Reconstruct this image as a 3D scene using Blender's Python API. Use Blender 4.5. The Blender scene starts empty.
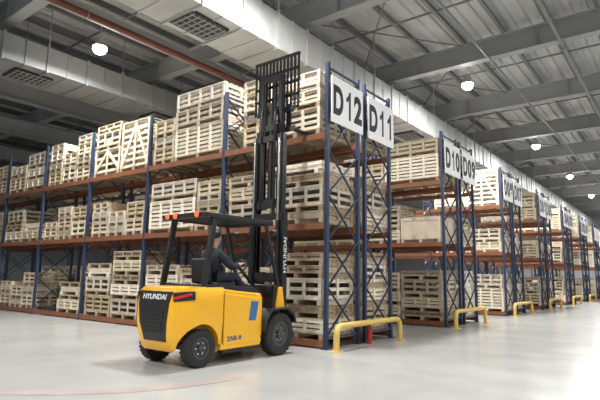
import bpy, bmesh, math, random
from mathutils import Vector, Matrix, Euler
rng = random.Random(7)
S = bpy.context.scene
COL = S.collection
S.view_settings.view_transform = 'Standard'
R = math.radians

# ---------------------------------------------------------------- materials
def mat(name, col, rough=.5, metal=0., noise=0., nscale=6., emit=0., bump=0., bscale=30., rand=0., coat=0., stretch=(1,1,1), rnoise=0., spec=None):
    m = bpy.data.materials.new(name); m.use_nodes = True
    nt = m.node_tree; b = nt.nodes['Principled BSDF']
    c4 = (*col, 1)
    b.inputs['Base Color'].default_value = c4
    b.inputs['Roughness'].default_value = rough
    b.inputs['Metallic'].default_value = metal
    if spec is not None: b.inputs['Specular IOR Level'].default_value = spec
    if coat: b.inputs['Coat Weight'].default_value = coat
    if emit:
        b.inputs['Emission Color'].default_value = c4
        b.inputs['Emission Strength'].default_value = emit
    tc = nt.nodes.new('ShaderNodeTexCoord'); mp = nt.nodes.new('ShaderNodeMapping')
    mp.inputs['Scale'].default_value = stretch
    nt.links.new(tc.outputs['Object'], mp.inputs['Vector'])
    out = None
    if noise:
        n = nt.nodes.new('ShaderNodeTexNoise'); n.inputs['Scale'].default_value = nscale; n.inputs['Detail'].default_value = 6
        nt.links.new(mp.outputs[0], n.inputs['Vector'])
        r = nt.nodes.new('ShaderNodeMapRange')
        r.inputs['From Min'].default_value = .3; r.inputs['From Max'].default_value = .7
        r.inputs['To Min'].default_value = 1-noise; r.inputs['To Max'].default_value = 1+noise
        nt.links.new(n.outputs['Fac'], r.inputs['Value'])
        h = nt.nodes.new('ShaderNodeHueSaturation'); h.inputs['Color'].default_value = c4
        nt.links.new(r.outputs[0], h.inputs['Value']); out = h.outputs[0]
        if rnoise:
            n5 = nt.nodes.new('ShaderNodeTexNoise'); n5.inputs['Scale'].default_value = nscale*1.7; n5.inputs['Detail'].default_value = 3
            nt.links.new(mp.outputs[0], n5.inputs['Vector'])
            r5 = nt.nodes.new('ShaderNodeMapRange'); r5.inputs['From Min'].default_value=.2; r5.inputs['From Max'].default_value=.8
            r5.inputs['To Min'].default_value=rough-rnoise; r5.inputs['To Max'].default_value=rough+rnoise
            nt.links.new(n5.outputs['Fac'], r5.inputs['Value']); nt.links.new(r5.outputs[0], b.inputs['Roughness'])
    if rand:
        oi = nt.nodes.new('ShaderNodeObjectInfo')
        r2 = nt.nodes.new('ShaderNodeMapRange'); r2.inputs['To Min'].default_value = 1-rand; r2.inputs['To Max'].default_value = 1+rand
        nt.links.new(oi.outputs['Random'], r2.inputs['Value'])
        h2 = nt.nodes.new('ShaderNodeHueSaturation')
        if out: nt.links.new(out, h2.inputs['Color'])
        else: h2.inputs['Color'].default_value = c4
        nt.links.new(r2.outputs[0], h2.inputs['Value'])
        r3 = nt.nodes.new('ShaderNodeMapRange'); r3.inputs['To Min'].default_value = 1.15; r3.inputs['To Max'].default_value = .65
        nt.links.new(oi.outputs['Random'], r3.inputs['Value']); nt.links.new(r3.outputs[0], h2.inputs['Saturation'])
        out = h2.outputs[0]
    if out: nt.links.new(out, b.inputs['Base Color'])
    if bump:
        n3 = nt.nodes.new('ShaderNodeTexNoise'); n3.inputs['Scale'].default_value = bscale
        nt.links.new(mp.outputs[0], n3.inputs['Vector'])
        bp = nt.nodes.new('ShaderNodeBump'); bp.inputs['Strength'].default_value = bump; bp.inputs['Distance'].default_value = .01
        nt.links.new(n3.outputs['Fac'], bp.inputs['Height']); nt.links.new(bp.outputs[0], b.inputs['Normal'])
    return m
M = dict(
 wood=mat('pine_wood', (.65,.53,.36), .7, noise=.24, nscale=4, rand=.22, stretch=(1,1,9)),
 wood2=mat('pale_pine_wood', (.78,.68,.51), .7, noise=.20, nscale=4, rand=.16, stretch=(1,1,9)),
 wood3=mat('aged_pine_wood', (.43,.33,.22), .75, noise=.25, nscale=4, rand=.25, stretch=(1,1,9)),
 wood4=mat('weathered_pine_wood', (.57,.50,.39), .75, noise=.24, nscale=4, rand=.25, stretch=(1,1,9)),
 ply=mat('plywood', (.64,.52,.37), .6, noise=.1, nscale=3, rand=.1),
 blue=mat('rack_blue_paint', (.030,.047,.098), .45, noise=.1),
 orange=mat('rack_rust_paint', (.25,.095,.045), .5, noise=.15, nscale=3),
 floor=mat('polished_concrete', (.43,.435,.425), .22, noise=.09, nscale=.9, rnoise=.03, spec=.22),
 deck=mat('roof_sheet', (.54,.55,.55), .6, noise=.08, nscale=1),
 purlin=mat('purlin_steel', (.20,.21,.21), .5, noise=.06, nscale=1),
 beam=mat('roof_steel', (.34,.355,.355), .5, noise=.06, nscale=1),
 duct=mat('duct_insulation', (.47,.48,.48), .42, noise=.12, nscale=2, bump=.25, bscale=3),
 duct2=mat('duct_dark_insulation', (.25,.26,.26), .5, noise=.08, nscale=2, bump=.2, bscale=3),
 wall=mat('wall_panel', (.50,.51,.51), .6, noise=.05, nscale=1),
 grille=mat('grille_black', (.02,.02,.02), .6, noise=.1),
 pipe=mat('pipe_red', (.16,.05,.035), .5, noise=.1),
 conduit=mat('conduit_steel', (.25,.26,.26), .4, .3, noise=.06),
 yellow=mat('truck_yellow', (.95,.49,.014), .32, noise=.03, nscale=2, coat=.4),
 guard=mat('guard_yellow', (.72,.50,.13), .5, noise=.08, nscale=8),
 black=mat('black_plastic', (.011,.011,.012), .42, noise=.15),
 mast=mat('mast_black_steel', (.012,.012,.014), .38, noise=.2, nscale=4),
 tire=mat('tire_rubber', (.02,.02,.021), .75, noise=.2, bump=.3),
 rim=mat('wheel_hub_paint', (.06,.06,.065), .4, noise=.1),
 chrome=mat('cylinder_steel', (.6,.6,.6), .2, 1., noise=.05),
 red=mat('lamp_red', (.45,.02,.02), .25, noise=.05, emit=.25),
 beacon=mat('beacon_lit', (1.,.05,.012), .3, noise=.05, emit=4.),
 decal=mat('decal_blue', (.05,.15,.38), .4, noise=.05),
 white=mat('sign_white', (.95,.95,.95), .5, noise=.01),
 ink=mat('sign_black', (.006,.006,.008), .5, noise=.05),
 wtext=mat('letter_white', (.85,.85,.85), .5, noise=.02),
 gtext=mat('letter_slate_blue', (.05,.10,.26), .5, noise=.02),
 lamp=mat('lamp_lens', (1,1,.98), .3, noise=.01, emit=45.),
 lampbody=mat('lamp_housing', (.55,.56,.57), .4, .2, noise=.05),
 seat=mat('seat_vinyl', (.014,.014,.015), .6, noise=.1, bump=.1),
 skin=mat('skin', (.50,.30,.21), .55, noise=.05),
 hair=mat('hair', (.012,.010,.009), .6, noise=.2),
 jacket=mat('jacket_cloth', (.022,.025,.034), .85, noise=.2, bump=.2),
 trousers=mat('trouser_cloth', (.02,.025,.045), .85, noise=.2),
 shoe=mat('shoe_leather', (.02,.017,.015), .5, noise=.1),
 ext=mat('extinguisher_red', (.45,.02,.02), .3, noise=.05),
 line=mat('floor_line_paint', (.48,.395,.375), .25, noise=.10, nscale=3, spec=.22),
 iron=mat('cast_iron', (.05,.052,.055), .5, .5, noise=.2),
)

# ---------------------------------------------------------------- mesh builder
class MB:
    def __init__(s): s.v=[]; s.f=[]
    def add(s, vs, fs):
        o=len(s.v); s.v += [tuple(v) for v in vs]; s.f += [tuple(i+o for i in f) for f in fs]
    def box(s, x0,x1,y0,y1,z0,z1):
        s.add([(x0,y0,z0),(x1,y0,z0),(x1,y1,z0),(x0,y1,z0),(x0,y0,z1),(x1,y0,z1),(x1,y1,z1),(x0,y1,z1)],
              [(3,2,1,0),(4,5,6,7),(0,1,5,4),(1,2,6,5),(2,3,7,6),(3,0,4,7)]); return s
    def bar(s, p0,p1,w,h,up=(0,0,1)):
        p0=Vector(p0);p1=Vector(p1);d=(p1-p0).normalized();u=Vector(up)
        if abs(d.dot(u))>.98: u=Vector((1,0,0))
        a=d.cross(u).normalized();b=a.cross(d).normalized();a*=w/2;b*=h/2
        s.add([p0-a-b,p0+a-b,p0+a+b,p0-a+b,p1-a-b,p1+a-b,p1+a+b,p1-a+b],
              [(3,2,1,0),(4,5,6,7),(0,1,5,4),(1,2,6,5),(2,3,7,6),(3,0,4,7)]); return s
    def cyl(s, p0,p1,r0,r1=None,n=16):
        r1=r0 if r1 is None else r1
        p0=Vector(p0);p1=Vector(p1);d=(p1-p0).normalized()
        u=Vector((0,0,1)) if abs(d.z)<.9 else Vector((1,0,0))
        a=d.cross(u).normalized();b=a.cross(d)
        vs=[]
        for p,r in((p0,r0),(p1,r1)):
            for i in range(n):
                t=2*math.pi*i/n; vs.append(p+a*(r*math.cos(t))+b*(r*math.sin(t)))
        fs=[(i,(i+1)%n,n+(i+1)%n,n+i) for i in range(n)]+[tuple(range(n-1,-1,-1)),tuple(range(n,2*n))]
        s.add(vs,fs); return s
    def lathe(s, prof, org=(0,0,0), axis='z', n=20):
        vs=[];k=len(prof)
        for i in range(n):
            t=2*math.pi*i/n
            for r,h in prof:
                c,q=r*math.cos(t),r*math.sin(t)
                p={'z':(c,q,h),'x':(h,c,q),'y':(c,h,q)}[axis]
                vs.append((p[0]+org[0],p[1]+org[1],p[2]+org[2]))
        fs=[]
        for i in range(n):
            j=(i+1)%n
            for q in range(k-1): fs.append((i*k+q,j*k+q,j*k+q+1,i*k+q+1))
        s.add(vs,fs); return s
    def prism(s, prof, x0,x1):        # profile in (y,z), extruded along x
        n=len(prof)
        s.add([(x0,y,z) for y,z in prof]+[(x1,y,z) for y,z in prof],
              [tuple(range(n)),tuple(range(2*n-1,n-1,-1))]+[(i,n+i,n+(i+1)%n,(i+1)%n) for i in range(n)]); return s
    def loft(s, rings):
        n=len(rings[0]); m=len(rings)
        vs=[p for r in rings for p in r]
        fs=[(k*n+i,k*n+(i+1)%n,(k+1)*n+(i+1)%n,(k+1)*n+i) for k in range(m-1) for i in range(n)]
        fs += [tuple(range(n-1,-1,-1)),tuple(range((m-1)*n,m*n))]
        s.add(vs,fs); return s
    def tube(s, pts, r, n=10, closed=False):
        pts=[Vector(p) for p in pts];m=len(pts);vs=[]
        pu=None
        for i,p in enumerate(pts):
            if closed: d=(pts[(i+1)%m]-pts[i-1]).normalized()
            else: d=(pts[min(i+1,m-1)]-pts[max(i-1,0)]).normalized()
            if pu is None: pu=Vector((0,0,1)) if abs(d.z)<.9 else Vector((1,0,0))
            a=d.cross(pu)
            if a.length<1e-4: a=d.cross(Vector((0,1,0)))
            a.normalize(); b=a.cross(d).normalized(); pu=b
            for k in range(n):
                t=2*math.pi*k/n; vs.append(p+a*r*math.cos(t)+b*r*math.sin(t))
        fs=[]
        for i in range(m if closed else m-1):
            j=(i+1)%m
            for k in range(n): fs.append((i*n+k,i*n+(k+1)%n,j*n+(k+1)%n,j*n+k))
        if not closed: fs += [tuple(range(n-1,-1,-1)),tuple(range((m-1)*n,m*n))]
        s.add(vs,fs); return s
    def build(s, name, m, parent=None, bevel=0, smooth=False, loc=None, angle=40):
        me=bpy.data.meshes.new(name); me.from_pydata(s.v,[],s.f); me.materials.append(m)
        b=bmesh.new(); b.from_mesh(me); bmesh.ops.recalc_face_normals(b,faces=b.faces[:]); b.to_mesh(me); b.free()
        if smooth:
            for p in me.polygons: p.use_smooth=True
            try: me.set_sharp_from_angle(angle=R(angle))
            except Exception: pass
        o=bpy.data.objects.new(name,me); COL.objects.link(o)
        if parent: o.parent=parent
        if loc: o.location=loc
        if bevel:
            bm=o.modifiers.new('bevel','BEVEL'); bm.width=bevel; bm.segments=3; bm.limit_method='ANGLE'; bm.angle_limit=R(35)
            for p in me.polygons: p.use_smooth=True
            try: me.set_sharp_from_angle(angle=R(38))
            except Exception: pass
        return o
def cut(o, cutters, angle=35):
    """apply boolean differences, then drop the cutters"""
    for c in cutters:
        b=o.modifiers.new('cut','BOOLEAN'); b.object=c; b.operation='DIFFERENCE'; b.solver='EXACT'
    dg=bpy.context.evaluated_depsgraph_get(); dg.update()
    me=bpy.data.meshes.new_from_object(o.evaluated_get(dg))
    o.modifiers.clear(); o.data=me
    for c in cutters: bpy.data.objects.remove(c)
    for p in me.polygons: p.use_smooth=True
    try: me.set_sharp_from_angle(angle=R(angle))
    except Exception: pass
def empty(name, loc=(0,0,0), rz=0):
    o=bpy.data.objects.new(name,None); COL.objects.link(o); o.location=loc; o.rotation_euler=(0,0,rz); o.empty_display_size=.2; return o
def tag(o,label=None,cat=None,group=None,kind=None):
    if label: o['label']=label
    if cat: o['category']=cat
    if group: o['group']=group
    if kind: o['kind']=kind
    return o
KIDS={}
def dup(root):
    r=root.copy(); COL.objects.link(r)
    for ch in KIDS[root.name]:
        c=ch.copy(); COL.objects.link(c); c.parent=r
    return r
def text_data(body,size,bold,depth):
    cu=bpy.data.curves.new('text','FONT'); cu.body=body; cu.size=size; cu.align_x='CENTER'; cu.align_y='CENTER'
    cu.offset=bold; cu.extrude=depth
    t=bpy.data.objects.new('text',cu); COL.objects.link(t)
    dg=bpy.context.evaluated_depsgraph_get()
    me=bpy.data.meshes.new_from_object(t.evaluated_get(dg))
    bpy.data.objects.remove(t); return me
def text_mesh(name, body, size, m, parent, loc, rot, bold=0., sx=1., depth=.002):
    me=text_data(body,size,bold,depth); me.name=name; me.materials.clear(); me.materials.append(m)
    ys=[v.co.y for v in me.vertices]; xs=[v.co.x for v in me.vertices]
    cy=(min(ys)+max(ys))/2; cx=(min(xs)+max(xs))/2
    for v in me.vertices: v.co.x=(v.co.x-cx)*sx; v.co.y-=cy
    o=bpy.data.objects.new(name,me); COL.objects.link(o); o.parent=parent; o.location=loc; o.rotation_euler=rot
    return o
GL={}
def glyph(ch,w,h):
    """bold sign character filling a w x h cell, centred on x, from y=-h/2 to h/2"""
    if ch not in GL:
        b=MB()
        if ch=='1':
            p=[(.02,-.5),(.24,-.5),(.24,.5),(.07,.5),(-.02,.37),(-.16,.29),(-.28,.26),(-.28,.10),(-.12,.13),(.02,.20)]
            n=len(p)
            b.add([(x,y,0) for x,y in p]+[(x,y,.003) for x,y in p],[tuple(range(n-1,-1,-1)),tuple(range(n,2*n))]+[(i,(i+1)%n,n+(i+1)%n,n+i) for i in range(n)])
        else:
            me=text_data(ch,1.,.045,.0015)
            vs=[v.co.copy() for v in me.vertices]
            x0,x1=min(v.x for v in vs),max(v.x for v in vs); y0,y1=min(v.y for v in vs),max(v.y for v in vs)
            b.add([((v.x-(x0+x1)/2)/(x1-x0),(v.y-(y0+y1)/2)/(y1-y0),v.z+.0015) for v in vs],[tuple(p.vertices) for p in me.polygons])
        GL[ch]=b
    return GL[ch]
def sign_text(body,m,parent,loc,rot,h=.60):
    b=MB(); cw={'D':.355}
    ws=[cw.get(c,.315) for c in body]; gap=.045
    tot=sum(ws)+gap*(len(body)-1); x=-tot/2
    for c,w in zip(body,ws):
        g=glyph(c,w,h)
        b.add([(x+w/2+vx*w,vy*h,vz) for vx,vy,vz in g.v],g.f); x+=w+gap
    o=b.build('lettering',m,parent); o.location=loc; o.rotation_euler=rot; return o

# ---------------------------------------------------------------- setting
XW0,XW1,YW0,YW1=-48,16,-14,66
RZ=.4     # roof height offset
tag(MB().box(XW0-.3,XW1+.3,YW0,YW1+.3,-.2,0).build('floor',M['floor']),kind='structure')
tag(MB().box(XW0,XW1,YW1,YW1+.3,0,9+RZ).build('wall_back',M['wall']),kind='structure')
tag(MB().box(XW0-.3,XW0,YW0,YW1+.3,0,9+RZ).build('wall_left',M['wall']),kind='structure')
rb=MB(); x=XW0-.3
prof=[]
while x<XW1+.3:
    prof += [(x,8.95+RZ),(x+.16,8.95+RZ),(x+.2,9.03+RZ),(x+.36,9.03+RZ)]; x+=.4
n=len(prof)
rb.add([(a,YW0,z) for a,z in prof]+[(a,YW1+.3,z) for a,z in prof],[(i,i+1,n+i+1,n+i) for i in range(n-1)])
ceil=tag(rb.build('ceiling',M['deck']),kind='structure')
x=-47
while x<15.5:
    b=MB(); b.box(x-.008,x+.008,YW0,YW1,8.70+RZ,8.95+RZ).box(x-.008,x+.10,YW0,YW1,8.69+RZ,8.705+RZ)
    b.build('purlin',M['purlin'],ceil); x+=1.3
for i in range(15):
    y=-10.1+5.2*i
    b=MB(); b.box(XW0,XW1,y-.012,y+.012,8.03+RZ,8.66+RZ).box(XW0,XW1,y-.16,y+.16,8.0+RZ,8.03+RZ).box(XW0,XW1,y-.16,y+.16,8.66+RZ,8.69+RZ)
    xx=-46
    while xx<15:
        b.box(xx-.01,xx+.01,y-.14,y+.14,8.03+RZ,8.66+RZ); xx+=3.9
    b.build('beam',M['beam'],ceil)
    b=MB(); yb=y+2.6
    b.bar((XW0,yb,8.74+RZ),(XW1,yb,8.74+RZ),.05,.05)
    xx=-44.4
    k=0
    while xx<13:
        if k%3==0:
            b.bar((xx,y+.05,8.66+RZ),(xx+3.9,y+5.15,8.66+RZ),.035,.035); b.bar((xx+3.9,y+.05,8.63+RZ),(xx,y+5.15,8.63+RZ),.035,.035)
        xx+=3.9; k+=1
    b.build('bracing_rods',M['purlin'],ceil)
for x in (-12.2,-19.5,-24.5,-30.5):
    b=MB(); b.box(x-.015,x+.015,YW0,YW1,7.3+RZ,7.97+RZ).box(x-.17,x+.17,YW0,YW1,7.27+RZ,7.3+RZ).box(x-.17,x+.17,YW0,YW1,7.97+RZ,8.0+RZ)
    if x>-13: b=MB().box(x-.012,x+.012,YW0,YW1,7.68+RZ,7.98+RZ).box(x-.1,x+.1,YW0,YW1,7.66+RZ,7.68+RZ).box(x-.1,x+.1,YW0,YW1,7.98+RZ,8.0+RZ)
    b.build('girder',M['beam'],ceil)

# ducts
def duct(x0,x1,z0,z1,label,gy,gx0,gx1,m,ya=None,yb=None):
    ya=YW0+5 if ya is None else ya; yb=YW1-.3 if yb is None else yb
    t=tag(empty('air_duct',((x0+x1)/2,ya,z0)),label,'air duct')
    cx=(x0+x1)/2; w=(x1-x0)/2; L=yb-ya; h=z1-z0
    MB().box(-w,w,0,L,0,h).build('duct_body',m,t)
    y=.6; k=0
    while y<L-.1:
        b=MB(); e=.05 if k%2==0 else .025; q=.06 if k%2==0 else .035
        b.box(-w-e,w+e,y,y+q,-e,0).box(-w-e,w+e,y,y+q,h,h+e).box(-w-e,-w,y,y+q,0,h).box(w,w+e,y,y+q,0,h)
        if k%4==0:
            for s in (-1,1): b.box(s*(w+.02)-.012,s*(w+.02)+.012,y+.01,y+.035,h,8.95+RZ-z0)
        b.build('flange',m,t); y+=.62; k+=1
    for g in gy:
        g0=g-ya
        fr=MB(); a,bx=gx0-cx,gx1-cx
        fr.box(a,bx,g0,g0+1.1,-.06,-.002)
        f=fr.build('air_grille',M['grille'],t)
        sl=MB()
        for k in range(7):
            yy=g0+.08+k*.155; sl.box(a+.04,bx-.04,yy,yy+.03,-.075,-.06)
        for k in range(4):
            xx=a+.1+k*(bx-a-.2)/3; sl.box(xx-.012,xx+.012,g0+.04,g0+1.06,-.075,-.061)
        sl.build('grille_bars',M['beam'],f)
    return t
duct(-9.1,-7.75,7.0,7.95,'long pale grey square air duct running above the rack ends toward the right',[-4.5,1.1,6.5,12,17.5,23],-8.85,-8.05,M['duct'])
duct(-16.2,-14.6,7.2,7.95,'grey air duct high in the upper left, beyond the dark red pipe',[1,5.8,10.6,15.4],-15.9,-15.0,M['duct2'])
def pipe_run(x,z,r,label,m,name):
    pp=tag(empty(name,(x,-9,z)),label,'pipe')
    MB().cyl((0,0,0),(0,74,0),r,n=14).build('pipe_run',m,pp,smooth=True)
    for k in range(15):
        y=-1.1+5.2*k
        if 0<y<74:
            MB().tube([((r+.015)*math.cos(a),y,(r+.015)*math.sin(a)) for a in [2*math.pi*i/14 for i in range(14)]],.012,6,True).cyl((0,y,r+.01),(0,y,8.0+RZ-z),.01,n=6).build('pipe_hanger',M['beam'],pp)
pipe_run(-10.6,7.25,.085,'dark red-brown sprinkler pipe running under the roof at upper left',M['pipe'],'sprinkler_pipe')
pipe_run(-4.4,8.15,.035,'thin grey conduit under the roof beams, right of the pale air duct',M['conduit'],'electrical_conduit')
pipe_run(-2.4,8.2,.05,'grey conduit under the roof beams at far upper right',M['conduit'],'electrical_conduit')
pipe_run(-17.4,7.9,.06,'grey pipe under the roof left of the dark air duct',M['conduit'],'electrical_conduit')

# high-bay lamps
LX=[-12.8,-5.65,2.1,9.8]; LY=[-2.6,7.1,16.9,27.0,36.3,45.6,55.2]
ordw=['first','second','third','fourth','fifth','sixth','seventh']
lamp0=None
for ix,lx in enumerate(LX):
    for iy,ly in enumerate(LY):
        if ix==3 and iy>2: continue
        if lamp0 is None:
            lamp0=empty('high_bay_lamp')
            k=[MB().lathe([(.0,.30),(.08,.30),(.09,.22),(.10,.1),(.20,.0),(.20,-.02),(.19,-.02)],n=24).build('lamp_housing',M['lampbody'],lamp0,smooth=True),
               MB().lathe([(0,-.22),(.08,-.21),(.15,-.16),(.19,-.09),(.195,-.02),(.18,-.01),(0,-.01)],n=24).build('lamp_lens',M['lamp'],lamp0,smooth=True),
               MB().cyl((0,0,.30),(0,0,1.12),.012,n=8).build('hanging_rod',M['lampbody'],lamp0)]
            fin=MB()
            for q in range(12):
                a=2*math.pi*q/12; fin.bar((.09*math.cos(a),.09*math.sin(a),.19),(.14*math.cos(a),.14*math.sin(a),.19),.008,.13)
            k.append(fin.build('cooling_fins',M['lampbody'],lamp0))
            KIDS[lamp0.name]=k; o=lamp0
        else: o=dup(lamp0)
        o.location=(lx,ly,8.14 if ix else 7.7)
        lab='round high-bay lamp hanging out of view from the roof'
        if (ix,iy)==(0,1): lab='glowing round high-bay lamp hanging at upper left, beyond the red pipe'
        elif ix==1 and iy>=2: lab='glowing high-bay lamp over the rack ends, %s nearest of the right-hand row'%ordw[iy-2]
        tag(o,lab,'lamp','high bay lamps under the roof')
        ld=bpy.data.lights.new('lamp_light','AREA'); ld.shape='DISK'; ld.size=.38; ld.energy=580 if ix<2 else 360; ld.color=(1,.985,.955)
        lo=bpy.data.objects.new('lamp_light',ld); COL.objects.link(lo); lo.parent=o; lo.location=(0,0,-.24)

# ---------------------------------------------------------------- racks
XE=-5.27; BAY=2.83; Y0=7.67; PER=5.75; DEP=1.2; GAP=.2
LV=[.15,2.32,4.08]; HT=5.5
def frame_meshes():
    p=MB()
    for y in (.04,DEP-.04):
        p.box(-.036,.036,y-.036,y+.036,.01,HT); p.box(-.08,.08,y-.07,y+.07,0,.012)
    br=MB(); z=.25
    a,b=.075,DEP-.075
    while z<HT-.3:
        z2=min(z+.88,HT-.12)
        br.bar((.016,a,z),(.016,b,z2),.02,.038,(1,0,0)); br.bar((-.016,b,z),(-.016,a,z2),.02,.038,(1,0,0))
        z=z2
    br.bar((0,a,.2),(0,b,.2),.03,.04); br.bar((0,a,HT-.1),(0,b,HT-.1),.03,.04)
    return p,br
FR=None;BM=None
def rack(sign,yf,nb,label):
    global FR,BM
    t=tag(empty('pallet_rack',(XE,yf,0)),label,'rack','blue and rust pallet racks')
    for k in range(nb+1):
        x=-.045-BAY*k
        if FR is None:
            p,br=frame_meshes()
            f=p.build('upright_frame',M['blue'],t); c=br.build('bracing',M['blue'],f); FR=(f,c)
        else:
            f=FR[0].copy(); COL.objects.link(f); f.parent=t
            c=FR[1].copy(); COL.objects.link(c); c.parent=f
        f.location=(x,0,0)
    for k in range(nb):
        for z in LV:
            for y in (.035,DEP-.035):
                if BM is None:
                    b=MB(); b.box(-BAY+.037,-.037,-.03,.03,-.12,0)
                    b.box(-.065,-.037,-.035,.035,-.13,.03).box(-BAY+.037,-BAY+.065,-.035,.035,-.13,.03)
                    o=b.build('shelf_beam',M['orange'],t); BM=o
                else: o=BM.copy(); COL.objects.link(o); o.parent=t
                o.location=(-.045-BAY*k,y,z)
    return t
rows=[]
NP=8
for i in range(NP):
    yf=Y0+PER*i
    for j in (0,1):
        num=12-2*i-j
        rows.append(('D%02d'%num if num>0 else 'far %s'%('abcd'[-num]),yf+j*(DEP+GAP),i,j))
NB={'D12':7,'D11':7,'D10':4,'D09':3,'D08':3,'D07':2}
farord={'far a':'blank-signed rack fourth from the far end','far b':'blank-signed rack third from the far end','far c':'blank-signed rack second from the far end','far d':'blank-signed rack at the far end'}
for sg,yf,i,j in rows:
    lab='blue upright pallet rack with rust-coloured beams whose end carries the %s sign'%sg
    if sg[0]=='f': lab='blue and rust pallet rack, %s of the row'%farord[sg].replace('rack ','one ')
    rack(sg,yf,NB.get(sg,2),lab)
for sg,yf,i,j in rows:
    y0=yf+.02; y1=yf+DEP-.0
    t=tag(empty('sign_board',(XE+.05,(y0+y1)/2,4.74)),'white rectangular rack sign with large black characters %s'%sg if sg[0]=='D' else 'tiny white sign board on the %s'%farord[sg],'sign','rack end signs')
    w=(y1-y0)/2
    MB().box(0,.02,-w,w,-.47,.47).build('sign_panel',M['white'],t,bevel=.004)
    if sg[0]=='D':
        sign_text(sg,M['ink'],t,(.0205,0,0),(R(90),0,R(90)))
    for yy in (-w+.05,w-.09): MB().box(-.045,.0,yy,yy+.04,-.3,.3).build('mounting_bracket',M['blue'],t)

# guards
for i in range(NP):
    yf=Y0+PER*i; y0,y1=yf-.1,yf+2.35; h=.44
    nm='the D%02d and D%02d racks'%(12-2*i,11-2*i) if i<6 else ('the second last pair of racks' if i==6 else 'the farthest pair of racks')
    t=tag(empty('guard_rail',(XE+.28,(y0+y1)/2,0)),'low yellow tubular guard rail at the foot of '+nm,'guard rail','yellow rack end guards')
    w=(y1-y0)/2; r=.16
    pts=[(-w,.012)]+[( -w+r-r*math.cos(R(90*k/6)), h-r+r*math.sin(R(90*k/6))) for k in range(7)]+[( w-r+r*math.sin(R(90*k/6)), h-r+r*math.cos(R(90*k/6))) for k in range(7)]+[(w,.012)]
    MB().tube([(0,a,b) for a,b in pts],.055,12).build('hoop',M['guard'],t,smooth=True)
    for s in (-1,1):
        MB().box(-.1,.1,s*w-.1,s*w+.1,0,.014).build('foot_plate',M['guard'],t)

# ---------------------------------------------------------------- crates
def crate_parts(w,d,h,style,seed):
    rg=random.Random(seed)
    base=MB()
    for x in (-w/2+.05,0,w/2-.05): base.box(x-.045,x+.045,-d/2,d/2,0,.09)
    nbd=7
    for k in range(nbd):
        y=-d/2+k*(d-.11)/(nbd-1); base.box(-w/2,w/2,y,y+.11,.09,.112)
    z0,z1=.112,h-.022
    def panel(L):
        boxes=[]
        npost=max(2,int(round(L/.45))+1)
        if style=='cage': npost=max(2,int(round(L/.6))+1)
        for k in range(npost):
            u=-L/2+k*(L-.07)/(npost-1); boxes.append((u,u+.07,0,.022,z0,z1))
        if style=='ply':
            boxes.append((-L/2,L/2,.022,.036,z0,z1))
            boxes.append((-L/2+.085,L/2-.085,.0,.022,z1-.09,z1)); boxes.append((-L/2+.085,L/2-.085,.0,.022,z0,z0+.09))
        else:
            gap={'slat':.034,'open':.06,'cage':.10}[style]
            bw=.066
            H=z1-z0; ns=max(2,int((H+gap)/(bw+gap)+.35))
            for k in range(ns):
                z=z0+k*(H-bw)/(ns-1); e=rg.uniform(0,.02); dz=0 if k in(0,ns-1) else rg.uniform(-.006,.006)
                boxes.append((-L/2+e,L/2-rg.uniform(0,.02),.022,.044,z+dz,z+bw+dz))
        diag=[]
        if style=='cage':
            us=[-L/2+.04+k*(L-.085)/(npost-1) for k in range(npost)]
            for k in range(npost-1):
                if k%2==0: diag.append(((us[k],z0+.05),(us[k+1],z1-.05)))
                else: diag.append(((us[k],z1-.05),(us[k+1],z0+.05)))
        return boxes,diag
    pan=[]
    for s in (-1,1):
        b=MB(); bx,dg=panel(w)
        for u0,u1,d0,d1,a,c in bx:
            ya,yb=s*(d/2-d0),s*(d/2-d1); b.box(u0,u1,min(ya,yb),max(ya,yb),a,c)
        for (p,q) in dg:
            yy=s*(d/2-.011); b.bar((p[0],yy,p[1]),(q[0],yy,q[1]),.018,.085,(0,0,1))
        pan.append(b)
    for s in (-1,1):
        b=MB(); bx,dg=panel(d-.10)
        for u0,u1,d0,d1,a,c in bx:
            xa,xb=s*(w/2-d0),s*(w/2-d1); b.box(min(xa,xb),max(xa,xb),u0,u1,a,c)
        for (p,q) in dg:
            xx=s*(w/2-.011); b.bar((xx,p[0],p[1]),(xx,q[0],q[1]),.018,.085,(0,0,1))
        pan.append(b)
    lid=MB(); nl=7
    for k in range(nl):
        y=-d/2+k*(d-.12)/(nl-1); lid.box(-w/2+rg.uniform(0,.015),w/2-rg.uniform(0,.015),y,y+.12,h-.022,h)
    if style=='ply': lid=MB().box(-w/2,w/2,-d/2,d/2,h-.022,h)
    return base,pan,lid
def pallet_parts(w,d,h):
    b=MB()
    for x in (-w/2+.05,0,w/2-.05): b.box(x-.05,x+.05,-d/2,d/2,.02,h-.022)
    for x in (-w/2+.05,0,w/2-.05): b.box(x-.06,x+.06,-d/2,d/2,0,.02)
    for s in (-1,1): b.box(-w/2,w/2,s*(d/2-.06)-.05,s*(d/2-.06)+.05,h-.04,h-.022)
    t=MB()
    for k in range(7):
        y=-d/2+k*(d-.11)/6; t.box(-w/2,w/2,y,y+.11,h-.022,h)
    return b,t
def plank_parts(w,d,h,seed):
    rg=random.Random(seed); b=MB(); t=MB()
    for x in (-w/2+.15,w/2-.15): b.box(x-.045,x+.045,-d/2,d/2,0,.08)
    b.box(-w/2+.1,w/2-.1,-.05,.05,.05,.08)
    z=.08
    while z<h-.01:
        y=-d/2+rg.uniform(0,.03)
        while y+.11<d/2:
            t.box(-w/2+rg.uniform(0,.06),w/2-rg.uniform(0,.06),y,y+.105,z,z+.024); y+=.113+rg.uniform(0,.01)
        z+=.0265
    return b,t
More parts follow.
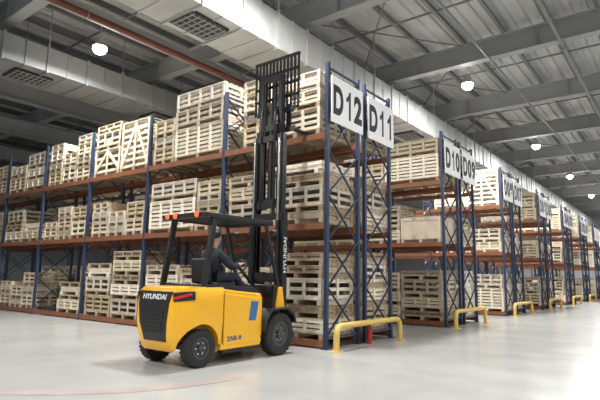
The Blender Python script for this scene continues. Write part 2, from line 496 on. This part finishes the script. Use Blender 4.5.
TY={
 'low':(1.25,1.14,.38,'slat','wood2','low slatted pine'),
 'mid':(1.25,1.14,.56,'slat','wood','medium slatted pine'),
 'tall':(1.25,1.14,.84,'slat','wood2','tall slatted pine'),
 'wide':(1.72,1.14,.80,'slat','wood2','wide slatted pine'),
 'wlow':(1.72,1.14,.46,'open','wood4','wide open-slatted'),
 'small':(.81,1.14,.44,'slat','wood','narrow slatted pine'),
 'smal2':(.81,1.14,.52,'open','wood2','narrow open-slatted pale'),
 'nar':(.81,1.14,.74,'open','wood2','narrow tall slatted'),
 'tiny':(.81,1.14,.27,'slat','wood4','narrow shallow greyish'),
 'cage':(1.26,1.14,1.40,'cage','wood2','tall diagonally braced'),
 'cag2':(1.26,1.14,.78,'cage','wood','short diagonally braced'),
 'opn':(1.20,1.14,.50,'open','wood4','open-slatted greyish wooden'),
 'flat':(1.25,1.14,.24,'slat','wood3','shallow brownish pine'),
 'ply':(1.22,1.14,.74,'ply','ply','smooth plywood'),
 'pal':(1.2,1.12,.13,'pal','wood3','bare pine'),
 'npal':(.8,1.12,.13,'pal','wood','narrow bare pine'),
 'plk':(1.22,1.12,.24,'plk','wood2','loose pine'),
}
PROTO={}
def crate(ty,far):
    key=(ty,far)
    w,d,h,st,mt,_=TY[ty]
    if key not in PROTO:
        if st in('pal','plk'):
            b,t=pallet_parts(w,d,h) if st=='pal' else plank_parts(w,d,h,3)
            nm='wooden_pallet' if st=='pal' else 'plank_bundle'
            if far:
                b.add(t.v,t.f); o=b.build(nm,M[mt]); KIDS[o.name]=[]
            else:
                o=empty(nm); KIDS[o.name]=[b.build('runners',M[mt],o),t.build('deck_boards' if st=='pal' else 'planks',M[mt],o)]
        else:
            base,pan,lid=crate_parts(w,d,h,st,ty)
            if far:
                for p in pan+[lid]: base.add(p.v,p.f)
                o=base.build('wooden_crate',M[mt]); KIDS[o.name]=[]
            else:
                o=empty('wooden_crate')
                KIDS[o.name]=[base.build('skid_base',M['wood3'],o)]+[p.build('side_panel',M[mt],o) for p in pan]+[lid.build('lid',M[mt],o)]
        PROTO[key]=o; return o
    return dup(PROTO[key])
OW=['first','second','third','fourth','fifth','sixth','seventh','eighth','ninth']
LW=['bottom','middle','top']
ROWY={r[0]:r[1] for r in rows}
def fill(row,bay,lev,stacks,far=False):
    yf=ROWY[row]
    xr=XE-.045-BAY*bay-.08; xl=XE-.045-BAY*(bay+1)+.08
    x=xr
    for si,st in enumerate(stacks):
        if st and isinstance(st[0],(int,float)): x-=st[0]; st=st[1:]
        if not st: continue
        wmax=max(TY[t][0] for t in st)
        if x-wmax<xl-.001: continue
        z=LV[lev]+.001
        for q,t in enumerate(st):
            o=crate(t,far)
            slack=(wmax-TY[t][0])/2
            o.location=(x-wmax/2+rng.uniform(-.006,.006)+(rng.uniform(-slack,slack) if slack else 0),yf+DEP/2+rng.uniform(-.02,.02),z)
            o.rotation_euler=(0,0,R(rng.uniform(-.5,.5)+(180 if rng.random()<.5 else 0)))
            z+=TY[t][2]+.001
            n=len(st)
            pos='sole one of' if n==1 else 'top of' if q==n-1 else 'bottom of' if q==0 else OW[q]+' up in'
            kind='pallet' if t in('pal','npal') else 'plank bundle' if t=='plk' else 'crate'
            rw=row if row[0]=='D' else {'a':'fourth-last','b':'third-last','c':'second-last','d':'last'}[row[-1]]+' rack'
            if row[0]=='D': lab='%s %s, %s %s stack from right, %s shelf, %s %s bay'%(TY[t][5],kind,pos,OW[si],LW[lev],OW[bay],rw)
            else: lab='%s %s, %s %s stack, %s shelf of the %s'%(TY[t][5],kind,pos,OW[si],LW[lev],rw)
            tag(o,lab,kind,{'pallet':'pallets','crate':'wooden crates','plank bundle':'plank bundles'}[kind]+' stored on the racks')
        x-=wmax+.03
# D12 front row
fill('D12',0,2,[(.085,'mid','low','low'),('small','tiny','smal2','tiny')])
fill('D12',1,2,[('wide','wlow','wlow'),('small','tiny','small')])
fill('D12',2,2,[('cage',),(.03,'cag2','opn','flat')])
fill('D12',3,2,[('small','tiny','small','tiny'),('smal2','small'),('small','tiny','smal2','npal')])
fill('D12',4,2,[(.03,'low','low','opn'),('mid','low')])
fill('D12',5,2,[('mid','mid'),('tall','flat')])
fill('D12',0,1,[('flat','opn','flat','plk'),(.04,'opn','low','flat')])
fill('D12',1,1,[('small','tiny','small'),(.02,'wide','wlow')])
fill('D12',2,1,[('small','small'),('tiny','tiny','npal'),('small','tiny','npal','npal')])
fill('D12',3,1,[('smal2','small'),('tiny','small','tiny'),('small','npal')])
fill('D12',4,1,[(.02,'low','plk'),('low','flat','opn')])
fill('D12',5,1,[('mid','mid'),('low','low','flat')])
fill('D12',0,0,[('low','flat','opn','flat','flat'),(.04,'mid','low','low')])
fill('D12',1,0,[('mid','opn','flat'),(.04,'low','low','low','flat')])
fill('D12',2,0,[('opn','low','flat','low','flat'),(.03,'mid','opn','plk','pal')])
fill('D12',3,0,[('low','pal','plk','pal')])
fill('D12',4,0,[('small','tiny','small'),('tiny','small'),('small','tiny','npal')])
fill('D12',5,0,[('mid','flat')])
fill('D11',0,2,[('mid','low'),('tall','low')]); fill('D11',0,1,[('low','opn','flat'),('mid','mid')]); fill('D11',0,0,[('mid','low','opn','flat'),('mid','mid')])
for k in range(1,5):
    for l in range(3): fill('D11',k,l,[('cage',),('cage',)] if (k+l)%2 else [('tall','opn'),('cage',)],True)
fill('D10',0,2,[(.02,'wide','wlow'),('small','small')]); fill('D10',0,1,[('ply',),('low','opn','flat')]); fill('D10',0,0,[('flat','low','opn','flat'),('low','low','mid')])
for l in range(3): fill('D10',1,l,[('tall','opn'),('cage',)],True)
EV={0:[[('mid','opn','flat'),('cage',)],[('low','plk','opn','flat'),('tall','low')],[('tall','opn'),('mid','low')]],
    1:[[('low','opn'),('tall','flat')],[('mid','plk'),('cag2','low')],[('opn','flat','low'),('mid','mid')]],
    2:[[('tall','low'),('mid','opn')],[('cage',),('low','opn','flat')],[('mid','opn','flat'),('tall',)]]}
OD={0:[('mid','opn'),('cage',),('tall','opn')],1:[('low','opn'),('tall',),('mid','plk','flat')],2:[('tall','flat'),('opn','mid'),('cage',)]}
for sg,yf,i,j in rows[3:]:
    for l in range(3):
        if j==0:
            st=EV[l][(i+l)%3]
            fill(sg,0,l,st if i<6 else [(t[0],) if t[0]=='cage' else ('tall','low') for t in st],True)
        else:
            a=OD[l][(i+2*l)%3]
            fill(sg,0,l,[a,OD[l][(i+1+l)%3]] if i<2 else [a],True)

# dark castings on the bottom shelf
def housing(x,y,z,label):
    t=tag(empty('machine_housing',(x,y,z)),label,'machine part')
    MB().box(-.4,.4,-.55,.55,0,.1).build('base',M['iron'],t,bevel=.01)
    MB().lathe([(0,.1),(.34,.1),(.34,.16),(.27,.18),(.25,.55),(.3,.58),(.3,.66),(.12,.68),(.1,.85),(0,.85)],n=24).build('casing',M['iron'],t,smooth=True)
    b=MB()
    for k in range(8):
        a=2*math.pi*k/8; b.cyl((.28*math.cos(a),.28*math.sin(a),.62),(.28*math.cos(a),.28*math.sin(a),.69),.018,n=6)
    b.build('bolt_ring',M['chrome'],t)
housing(XE-.045-BAY*3-1.95,Y0+DEP/2,.151,'round dark cast machine part on bottom shelf, fourth D12 bay from the forklift end')

# fire extinguisher
t=tag(empty('fire_extinguisher',(XE+.12,9.0,0)),'small red fire extinguisher standing behind the nearest yellow guard rail','fire extinguisher')
t.scale=(.8,.8,.8)
MB().lathe([(0,0),(.065,0),(.07,.02),(.07,.36),(.055,.43),(.025,.46),(0,.46)],n=18).build('cylinder_body',M['ext'],t,smooth=True)
MB().cyl((0,0,.46),(0,0,.5),.02,n=10).box(-.012,.012,-.02,.1,.5,.515).box(-.012,.012,-.02,.1,.515,.53).build('valve_handle',M['black'],t)
MB().tube([(0,-.02,.49),(0,-.09,.48),(.0,-.105,.4),(0,-.10,.2),(0,-.095,.1)],.012,8).build('hose',M['black'],t,smooth=True)

# floor line
def ribbon(pts,w,z=.003):
    b=MB(); P=[Vector((*p,z)) for p in pts]; vs=[]
    for i,p in enumerate(P):
        d=(P[min(i+1,len(P)-1)]-P[max(i-1,0)]).normalized(); a=Vector((-d.y,d.x,0))*w/2; vs+= [p-a,p+a]
    b.add(vs,[(2*i,2*i+1,2*i+3,2*i+2) for i in range(len(P)-1)]); return b
pts=[]
for k in range(25):
    u=k/24; a=(-6.9,2.1);b=(-4.7,3.0);c=(-4.75,4.9)
    pts.append(tuple((1-u)**2*a[i]+2*u*(1-u)*b[i]+u*u*c[i] for i in (0,1)))
tag(ribbon(pts,.20).build('floor_line',M['line']),'faint pinkish painted line curving across the floor at lower left','floor marking')

# ---------------------------------------------------------------- forklift
FX,FY=-6.12,5.80
F=tag(empty('forklift',(FX,FY,0)),'yellow and black electric forklift with its mast raised to the top shelf','forklift')
def plan(ins,z,yr,yf=-.44,w=.565):
    w-=ins
    half=[(w-.19,yr),(w-.15,yr+.02),(w-.02,yr+.25),(w,yr+.31)]
    return [(-x,y,z) for x,y in reversed(half)]+[(x,y,z) for x,y in half]+[(w,yf,z),(-w,yf,z)]
rings=[plan(.06,.22,-1.16),plan(.03,.26,-1.19),plan(.01,.45,-1.245),plan(.0,.62,-1.275),plan(0,.90,-1.275),plan(.0,1.07,-1.235),plan(.015,1.11,-1.205),plan(.05,1.13,-1.16)]
cwt=MB().loft(rings).build('counterweight',M['yellow'],F)
c1=MB().cyl((-1,-.83,.27),(1,-.83,.27),.335,n=40).build('cutter',M['yellow'],F)
c3=MB().box(-1,1,-.83,-.3,.0,.30).build('cutter',M['yellow'],F)
cut(cwt,[c1,c3],24)
gp=MB()
gp.loft([[(-.25,-1.05,.36),(.25,-1.05,.36),(.25,-1.235,.36),(-.25,-1.235,.36)],
         [(-.30,-1.05,.62),(.30,-1.05,.62),(.30,-1.297,.62),(-.30,-1.297,.62)],
         [(-.34,-1.05,.88),(.34,-1.05,.88),(.34,-1.297,.88),(-.34,-1.297,.88)],
         [(-.375,-1.05,1.065),(.375,-1.05,1.065),(.375,-1.252,1.065),(-.375,-1.252,1.065)]])
gp=gp.build('rear_grille',M['black'],F,bevel=.01)
lv=MB()
for k in range(6):
    z=.50+k*.055; hw=.21+.06*(z-.5)/.3; y=-1.297 if z>.62 else -1.297+.062*(.62-z)/.26
    lv.bar((-hw,y-.006,z),(hw,y-.006,z),.018,.016)
lv.build('louvers',M['mast'],gp)
sl=math.atan2(.045,.185)
text_mesh('brand_lettering','HYUNDAI',.105,M['wtext'],gp,(.01,-1.2785,.985),(R(90)-sl,0,0),bold=.002,sx=1.15)
for s in (-1,1):
    MB().bar((s*.405,-1.262,.985),(s*.568,-1.0,1.01),.03,.125).build('corner_vent',M['black'],F,bevel=.006)
    MB().bar((s*.412,-1.268,.965),(s*.548,-1.05,1.03),.035,.04).build('tail_lamp',M['red'],F,bevel=.005)
# battery body
MB().prism([(-.46,.2),(.40,.2),(.44,.28),(.44,.94),(.40,1.02),(-.10,1.06),(-.46,1.10)],-.553,.553).build('battery_body',M['yellow'],F,bevel=.018)
for s in (-1,1):
    sp=MB().prism([(-.42,.27),(.40,.27),(.40,.94),(-.10,.995),(-.42,1.03)],s*.555-.012,s*.555+.012).build('side_panel',M['yellow'],F,bevel=.008)
    MB().prism([(.11,.60),(.27,.60),(.34,.89),(.16,.905)],s*.568-.0015,s*.568+.0015).build('blue_decal',M['decal'],sp)
    text_mesh('model_lettering','25B-9',.10,M['gtext'],sp,(s*.5715,-.20,.36),(R(90),0,R(90) if s>0 else R(-90)),bold=.0008,sx=1.3,depth=.004)
    MB().box(s*.50-.06,s*.50+.06,-.42,.45,.15,.20).build('sill',M['black'],F,bevel=.01)
    MB().box(s*.562-.004,s*.562+.004,-.447,-.437,.3,1.06).build('panel_seam',M['black'],F)
MB().prism([(-.80,1.10),(.40,1.0),(.40,1.05),(.20,1.125),(-.76,1.17)],-.53,.53).build('hood_cover',M['black'],F,bevel=.012)
# front chassis
MB().box(-.42,.42,.43,1.05,.22,.56).build('front_chassis',M['black'],F,bevel=.02)
MB().box(-.5,.5,.43,.82,.555,.60).build('floor_plate',M['mast'],F,bevel=.008)
MB().prism([(.74,.56),(.98,.56),(.98,.95),(.90,1.16),(.80,1.16)],-.50,.50).build('front_cowl',M['black'],F,bevel=.03)
for s in (-1,1):
    fp=[(.42,.40),(.46,.60),(.60,.765),(1.02,.775),(1.20,.66),(1.235,.52),(1.20,.52),(1.165,.64),(1.0,.745),(.62,.74),(.485,.590),(.445,.40)]
    MB().prism(fp,s*.53-.115,s*.53+.115).build('front_fender',M['black'],F,bevel=.006)
    MB().prism([(.82,.77),(1.03,.77),(.96,1.12),(.88,1.12)],s*.50-.045,s*.50+.045).build('pillar_foot',M['yellow'],F,bevel=.01)
    MB().box(s*.50-.07,s*.50+.07,.40,.50,.30,.36).build('step',M['black'],F,bevel=.01)
# wheels
def wheel(y,x,r,w):
    hw=w/2
    tp=[(r*.58,-hw*.9),(r*.72,-hw),(r*.93,-hw*.95),(r,-hw*.7),(r,hw*.7),(r*.93,hw*.95),(r*.72,hw),(r*.58,hw*.9)]
    o=MB().lathe(tp,(x,y,r),'x',36)
    for k in range(26):
        a=2*math.pi*k/26
        for s in (-1,1):
            c=Vector((x+s*hw*.5,y+r*math.cos(a+s*.05),r+r*math.sin(a+s*.05)))
            n=Vector((0,math.cos(a),math.sin(a)))
            o.bar(c-Vector((hw*.45,0,0))-n*.015,c+Vector((hw*.45,0,0))-n*.015,.03,.03,n)
    t=o.build('wheel',M['tire'],F,smooth=True)
    s=1 if x>0 else -1
    pr=[(0,-hw*.6),(r*.6,-hw*.85),(r*.6,hw*.85),(r*.5,hw*.8),(r*.42,hw*.45),(r*.2,hw*.45),(r*.18,hw*.85),(0,hw*.85)]
    MB().lathe([(a,b*s) for a,b in pr],(x,y,r),'x',24).build('rim',M['rim'],t,smooth=True)
    for k in range(6):
        a=2*math.pi*k/6; yy=y+r*.31*math.cos(a);zz=r+r*.31*math.sin(a)
        MB().cyl((x+s*hw*.4,yy,zz),(x+s*hw*.62,yy,zz),.014,n=6).build('wheel_nut',M['chrome'],t)
for s in (-1,1):
    wheel(.83,s*.53,.345,.22); wheel(-.83,s*.47,.265,.18)
MB().cyl((-.45,-.83,.265),(.45,-.83,.265),.06).build('rear_axle',M['black'],F,smooth=True)
MB().cyl((-.46,.83,.345),(.46,.83,.345),.09).build('front_axle',M['black'],F,smooth=True)
# overhead guard
for s in (-1,1):
    MB().bar((s*.48,-.78,1.10),(s*.47,-.61,2.19),.055,.10,(0,1,0)).build('rear_pillar',M['black'],F,bevel=.012)
    MB().bar((s*.49,.93,1.05),(s*.47,.56,2.19),.05,.06,(0,1,0)).build('front_pillar',M['black'],F,bevel=.012)
    MB().bar((s*.49,-.80,2.2),(s*.48,.70,2.2),.065,.075).build('roof_rail',M['black'],F,bevel=.015)
MB().bar((-.5,-.80,2.2),(.5,-.80,2.2),.09,.078).build('roof_cross_rail',M['black'],F,bevel=.01)
MB().bar((-.5,.70,2.2),(.5,.70,2.2),.07,.075).build('roof_cross_rail',M['black'],F,bevel=.01)
for k in range(8):
    x=-.40+k*.8/7
    MB().bar((x,-.78,2.21),(x,.70,2.21),.018,.05).build('roof_bar',M['black'],F)
for x in (-.33,-.14,.36):
    bc=MB().cyl((x,-.84,2.2),(x,-.87,2.2),.048,n=16).build('rear_lamp',M['black'],F,smooth=True)
    MB().lathe([(.042,-.87),(.037,-.883),(.02,-.895),(0,-.898)],(x,0,2.2),'y',16).build('lamp_lens',M['beacon'],bc,smooth=True)
for s in (-1,1):
    MB().cyl((s*.46,.74,2.05),(s*.46,.82,2.05),.03,.06,n=14).bar((s*.46,.66,2.06),(s*.46,.76,2.06),.02,.02).build('front_work_lamp',M['black'],F,smooth=True)
# seat & controls
st=MB().box(-.24,.24,-.36,.12,1.115,1.19).build('seat',M['seat'],F,bevel=.03)
MB().prism([(-.44,1.17),(-.36,1.17),(-.41,1.56),(-.47,1.56)],-.21,.21).build('backrest',M['seat'],st,bevel=.03)
MB().tube([(-.27,-.35,1.19),(-.27,-.3,1.33),(-.27,.02,1.34)],.025,8).build('armrest',M['seat'],st,smooth=True)
MB().cyl((0,.82,1.12),(0,.44,1.43),.03,n=10).build('steering_column',M['black'],F,smooth=True)
ax=Vector((0,-.38,.31)).normalized(); e1=Vector((1,0,0)); e2=ax.cross(e1).normalized(); cen=Vector((0,.43,1.44))
wm=MB().tube([cen+e1*.16*math.cos(2*math.pi*k/24)+e2*.16*math.sin(2*math.pi*k/24) for k in range(24)],.014,8,True)
for k in range(3):
    a=2*math.pi*k/3+.5; wm.bar(cen,cen+e1*.155*math.cos(a)+e2*.155*math.sin(a),.025,.012)
wm.build('steering_wheel',M['black'],F,smooth=True)
for k in range(3):
    MB().cyl((.28+k*.06,.85,1.15),(.28+k*.06,.76,1.33),.008,n=6).cyl((.28+k*.06,.76,1.32),(.28+k*.06,.748,1.355),.02,n=8).build('control_lever',M['black'],F)
# mast
def chan(x,y,z0,z1,s,w=.07,d=.12):
    b=MB(); b.box(min(x,x+s*.018),max(x,x+s*.018),y,y+d,z0,z1)
    xi=x-s*w
    b.box(min(x,xi),max(x,xi),y,y+.018,z0,z1).box(min(x,xi),max(x,xi),y+d-.018,y+d,z0,z1); return b
def stage(nm,xo,y,z0,z1,ties):
    for s in (-1,1):
        chan(s*xo,y,z0,z1,s).build(nm+'_channel',M['mast'],F)
    for z in ties: MB().box(-xo,xo,y-.02,y+.015,z-.06,z+.06).build(nm+'_crosstie',M['mast'],F)
stage('outer_mast',.40,1.10,.10,2.45,(.35,1.3,2.38))
stage('middle_mast',.325,1.125,1.15,3.95,(1.25,2.6,3.88))
stage('inner_mast',.25,1.15,2.55,5.15,(2.65,4.1,5.08))
text_mesh('brand_lettering','HYUNDAI',.115,M['wtext'],F,(.4205,1.16,1.68),(R(90),R(-90),R(90)),bold=.001,sx=1.25)
for s in (-1,1):
    MB().cyl((s*.30,1.07,.2),(s*.30,1.07,2.3),.035,n=12).build('lift_cylinder',M['mast'],F,smooth=True)
    MB().cyl((s*.30,1.07,2.3),(s*.30,1.07,3.85),.022,n=12).build('lift_rod',M['chrome'],F,smooth=True)
    MB().box(s*.12-.012,s*.12+.012,1.12,1.135,2.7,5.08).build('lift_chain',M['iron'],F)
    MB().cyl((s*.33,.95,.62),(s*.33,1.09,.75),.03,n=10).build('tilt_cylinder',M['mast'],F,smooth=True)
MB().cyl((0,1.2,2.7),(0,1.2,4.6),.06,n=12).build('free_lift_cylinder',M['mast'],F,smooth=True)
for dx in (.16,.19,-.17): MB().tube([(dx,1.1,2.5),(dx,1.08,3.3),(dx,1.08,4.2),(dx-.02,1.14,4.5)],.015,6).build('hydraulic_hose',M['black'],F,smooth=True)
MB().box(-.48,.48,1.29,1.33,4.02,4.12).box(-.48,.48,1.29,1.33,4.42,4.52).box(-.23,-.17,1.19,1.30,3.98,4.6).box(.17,.23,1.19,1.30,3.98,4.6).build('fork_carriage',M['mast'],F,bevel=.005)
bk=MB()
for k in range(13):
    x=-.54+k*.09; bk.box(x-.017,x+.017,1.30,1.335,4.46,5.54)
bk.box(-.565,.565,1.29,1.34,5.52,5.57)
for z in (4.48,4.74,5.0,5.26): bk.box(-.56,.56,1.30,1.33,z-.025,z+.025)
bk.build('load_backrest',M['mast'],F)
for s in (-1,1):
    MB().prism([(1.335,4.098),(1.335,4.58),(1.37,4.58),(1.375,4.142),(2.4,4.125),(2.42,4.11),(2.4,4.10)],s*.29-.05,s*.29+.05).build('fork',M['mast'],F)

# ---------------------------------------------------------------- operator
def skin_obj(name, chains, m, parent, sub=2):
    vs=[];es=[];rad=[];roots=[]
    idx={}
    for ch in chains:
        prev=None
        for k,(p,r) in enumerate(ch):
            key=tuple(round(c,4) for c in p)
            if key not in idx:
                idx[key]=len(vs); vs.append(p); rad.append(r)
                if k==0: roots.append(idx[key])
            if prev is not None and prev!=idx[key]: es.append((prev,idx[key]))
            prev=idx[key]
    me=bpy.data.meshes.new(name); me.from_pydata(vs,es,[]); me.materials.append(m)
    o=bpy.data.objects.new(name,me); COL.objects.link(o); o.parent=parent
    sk=o.modifiers.new('skin','SKIN')
    sd=me.skin_vertices[0].data if me.skin_vertices else None
    if sd is None:
        bm=bmesh.new(); bm.from_mesh(me); bm.verts.layers.skin.verify(); bm.to_mesh(me); bm.free(); sd=me.skin_vertices[0].data
    for i,r in enumerate(rad):
        r=r if isinstance(r,tuple) else (r,r)
        sd[i].radius=r; sd[i].use_root=(i in roots)
    sk.use_smooth_shade=True
    s=o.modifiers.new('sub','SUBSURF'); s.levels=sub; s.render_levels=sub
    return o
P=tag(empty('person',(FX,FY,1.19)),'operator in dark jacket and trousers seated at the forklift steering wheel','person')
def q(x,y,z): return (x,y,z-1.19)
pel=q(0,-.20,1.29); sp1=q(0,-.22,1.44); che=q(0,-.20,1.60); nek=q(0,-.17,1.74)
def limbs(dr,tr=0.):
    ch=[[(pel,.13+dr+tr),(sp1,.12+dr+tr),(che,.13+dr+tr*.6),(nek,.052+dr*.4)]]
    for s in (-1,1):
        ch.append([(che,.13),(q(s*.17,-.19,1.64),.06+dr),(q(s*.25,.02,1.43),.047+dr),(q(s*.17,.24,1.47),.034+dr*.8)])
    return ch
def legs(dr,hp=0.):
    return [[(pel,.13+dr+hp),(q(s*.10,-.14,1.275),.085+dr+hp*.5),(q(s*.14,.26,1.27),.062+dr),(q(s*.14,.42,.86),.048+dr),(q(s*.14,.48,.72),.04+dr)] for s in (-1,1)]
body=limbs(0,-.035)+legs(0,-.035)
body[0]+= [(q(0,-.15,1.80),.06),(q(0,-.12,1.865),.088),(q(0,-.13,1.93),.092),(q(0,-.14,1.985),.06)]
for s in (-1,1):
    pm=q(s*.155,.32,1.50)
    body[1 if s<0 else 2].append((pm,(.04,.022)))
    for k,(off,L) in enumerate(((-.03,.85),(-.01,1.),(.01,.95),(.03,.75))):
        b0=q(s*.155+off,.32,1.50)
        body.append([(b0,.011),(q(s*.155+off,.32+.05*L,1.515),.010),(q(s*.155+off,.32+.085*L,1.50),.009),(q(s*.155+off,.32+.09*L,1.475),.008)])
    body.append([(q(s*.14,.30,1.49),.012),(q(s*.105,.33,1.49),.0105),(q(s*.095,.37,1.48),.009)])
    body.append([(q(s*.088,-.13,1.91),.012),(q(s*.1,-.14,1.885),.014)])
body.append([(q(0,-.035,1.90),.010),(q(0,-.018,1.878),.014),(q(0,-.03,1.872),.010)])
body.append([(q(-.02,-.04,1.845),.007),(q(0,-.033,1.845),.009),(q(.02,-.04,1.845),.007)])
skin_obj('body',body,M['skin'],P)
skin_obj('jacket',limbs(.022,.012),M['jacket'],P)
skin_obj('trousers',legs(.014),M['trousers'],P)
for s in (-1,1):
    skin_obj('shoe',[[(q(s*.14,.46,.665),.05),(q(s*.14,.56,.645),.045),(q(s*.14,.66,.635),.03)]],M['shoe'],P,1)
    MB().lathe([(0,-.011),(.008,-.008),(.011,0),(.008,.008),(0,.011)],q(s*.032,-.045,1.905),n=10).build('eye',M['ink'],P,smooth=True)
hr=MB().lathe([(.098,-.03),(.104,.01),(.096,.05),(.066,.085),(0,.098)],n=20).build('hair',M['hair'],P,smooth=True)
hr.location=q(0,-.155,1.945); hr.rotation_euler=(R(26),0,0)

# ---------------------------------------------------------------- world, camera
w=bpy.data.worlds.new('World'); S.world=w; w.use_nodes=True
bg=w.node_tree.nodes['Background']; bg.inputs['Color'].default_value=(.95,.97,1,1); bg.inputs['Strength'].default_value=.36
cam=bpy.data.cameras.new('Camera'); co=bpy.data.objects.new('Camera',cam); COL.objects.link(co)
cam.sensor_width=36; cam.lens=499/600*36; cam.clip_end=300
co.location=(0,0,1.3)
co.rotation_euler=(Euler((R(90+8.72),0,R(37.7))).to_matrix()@Matrix.Rotation(R(.9),3,'Z')).to_euler()
S.camera=co
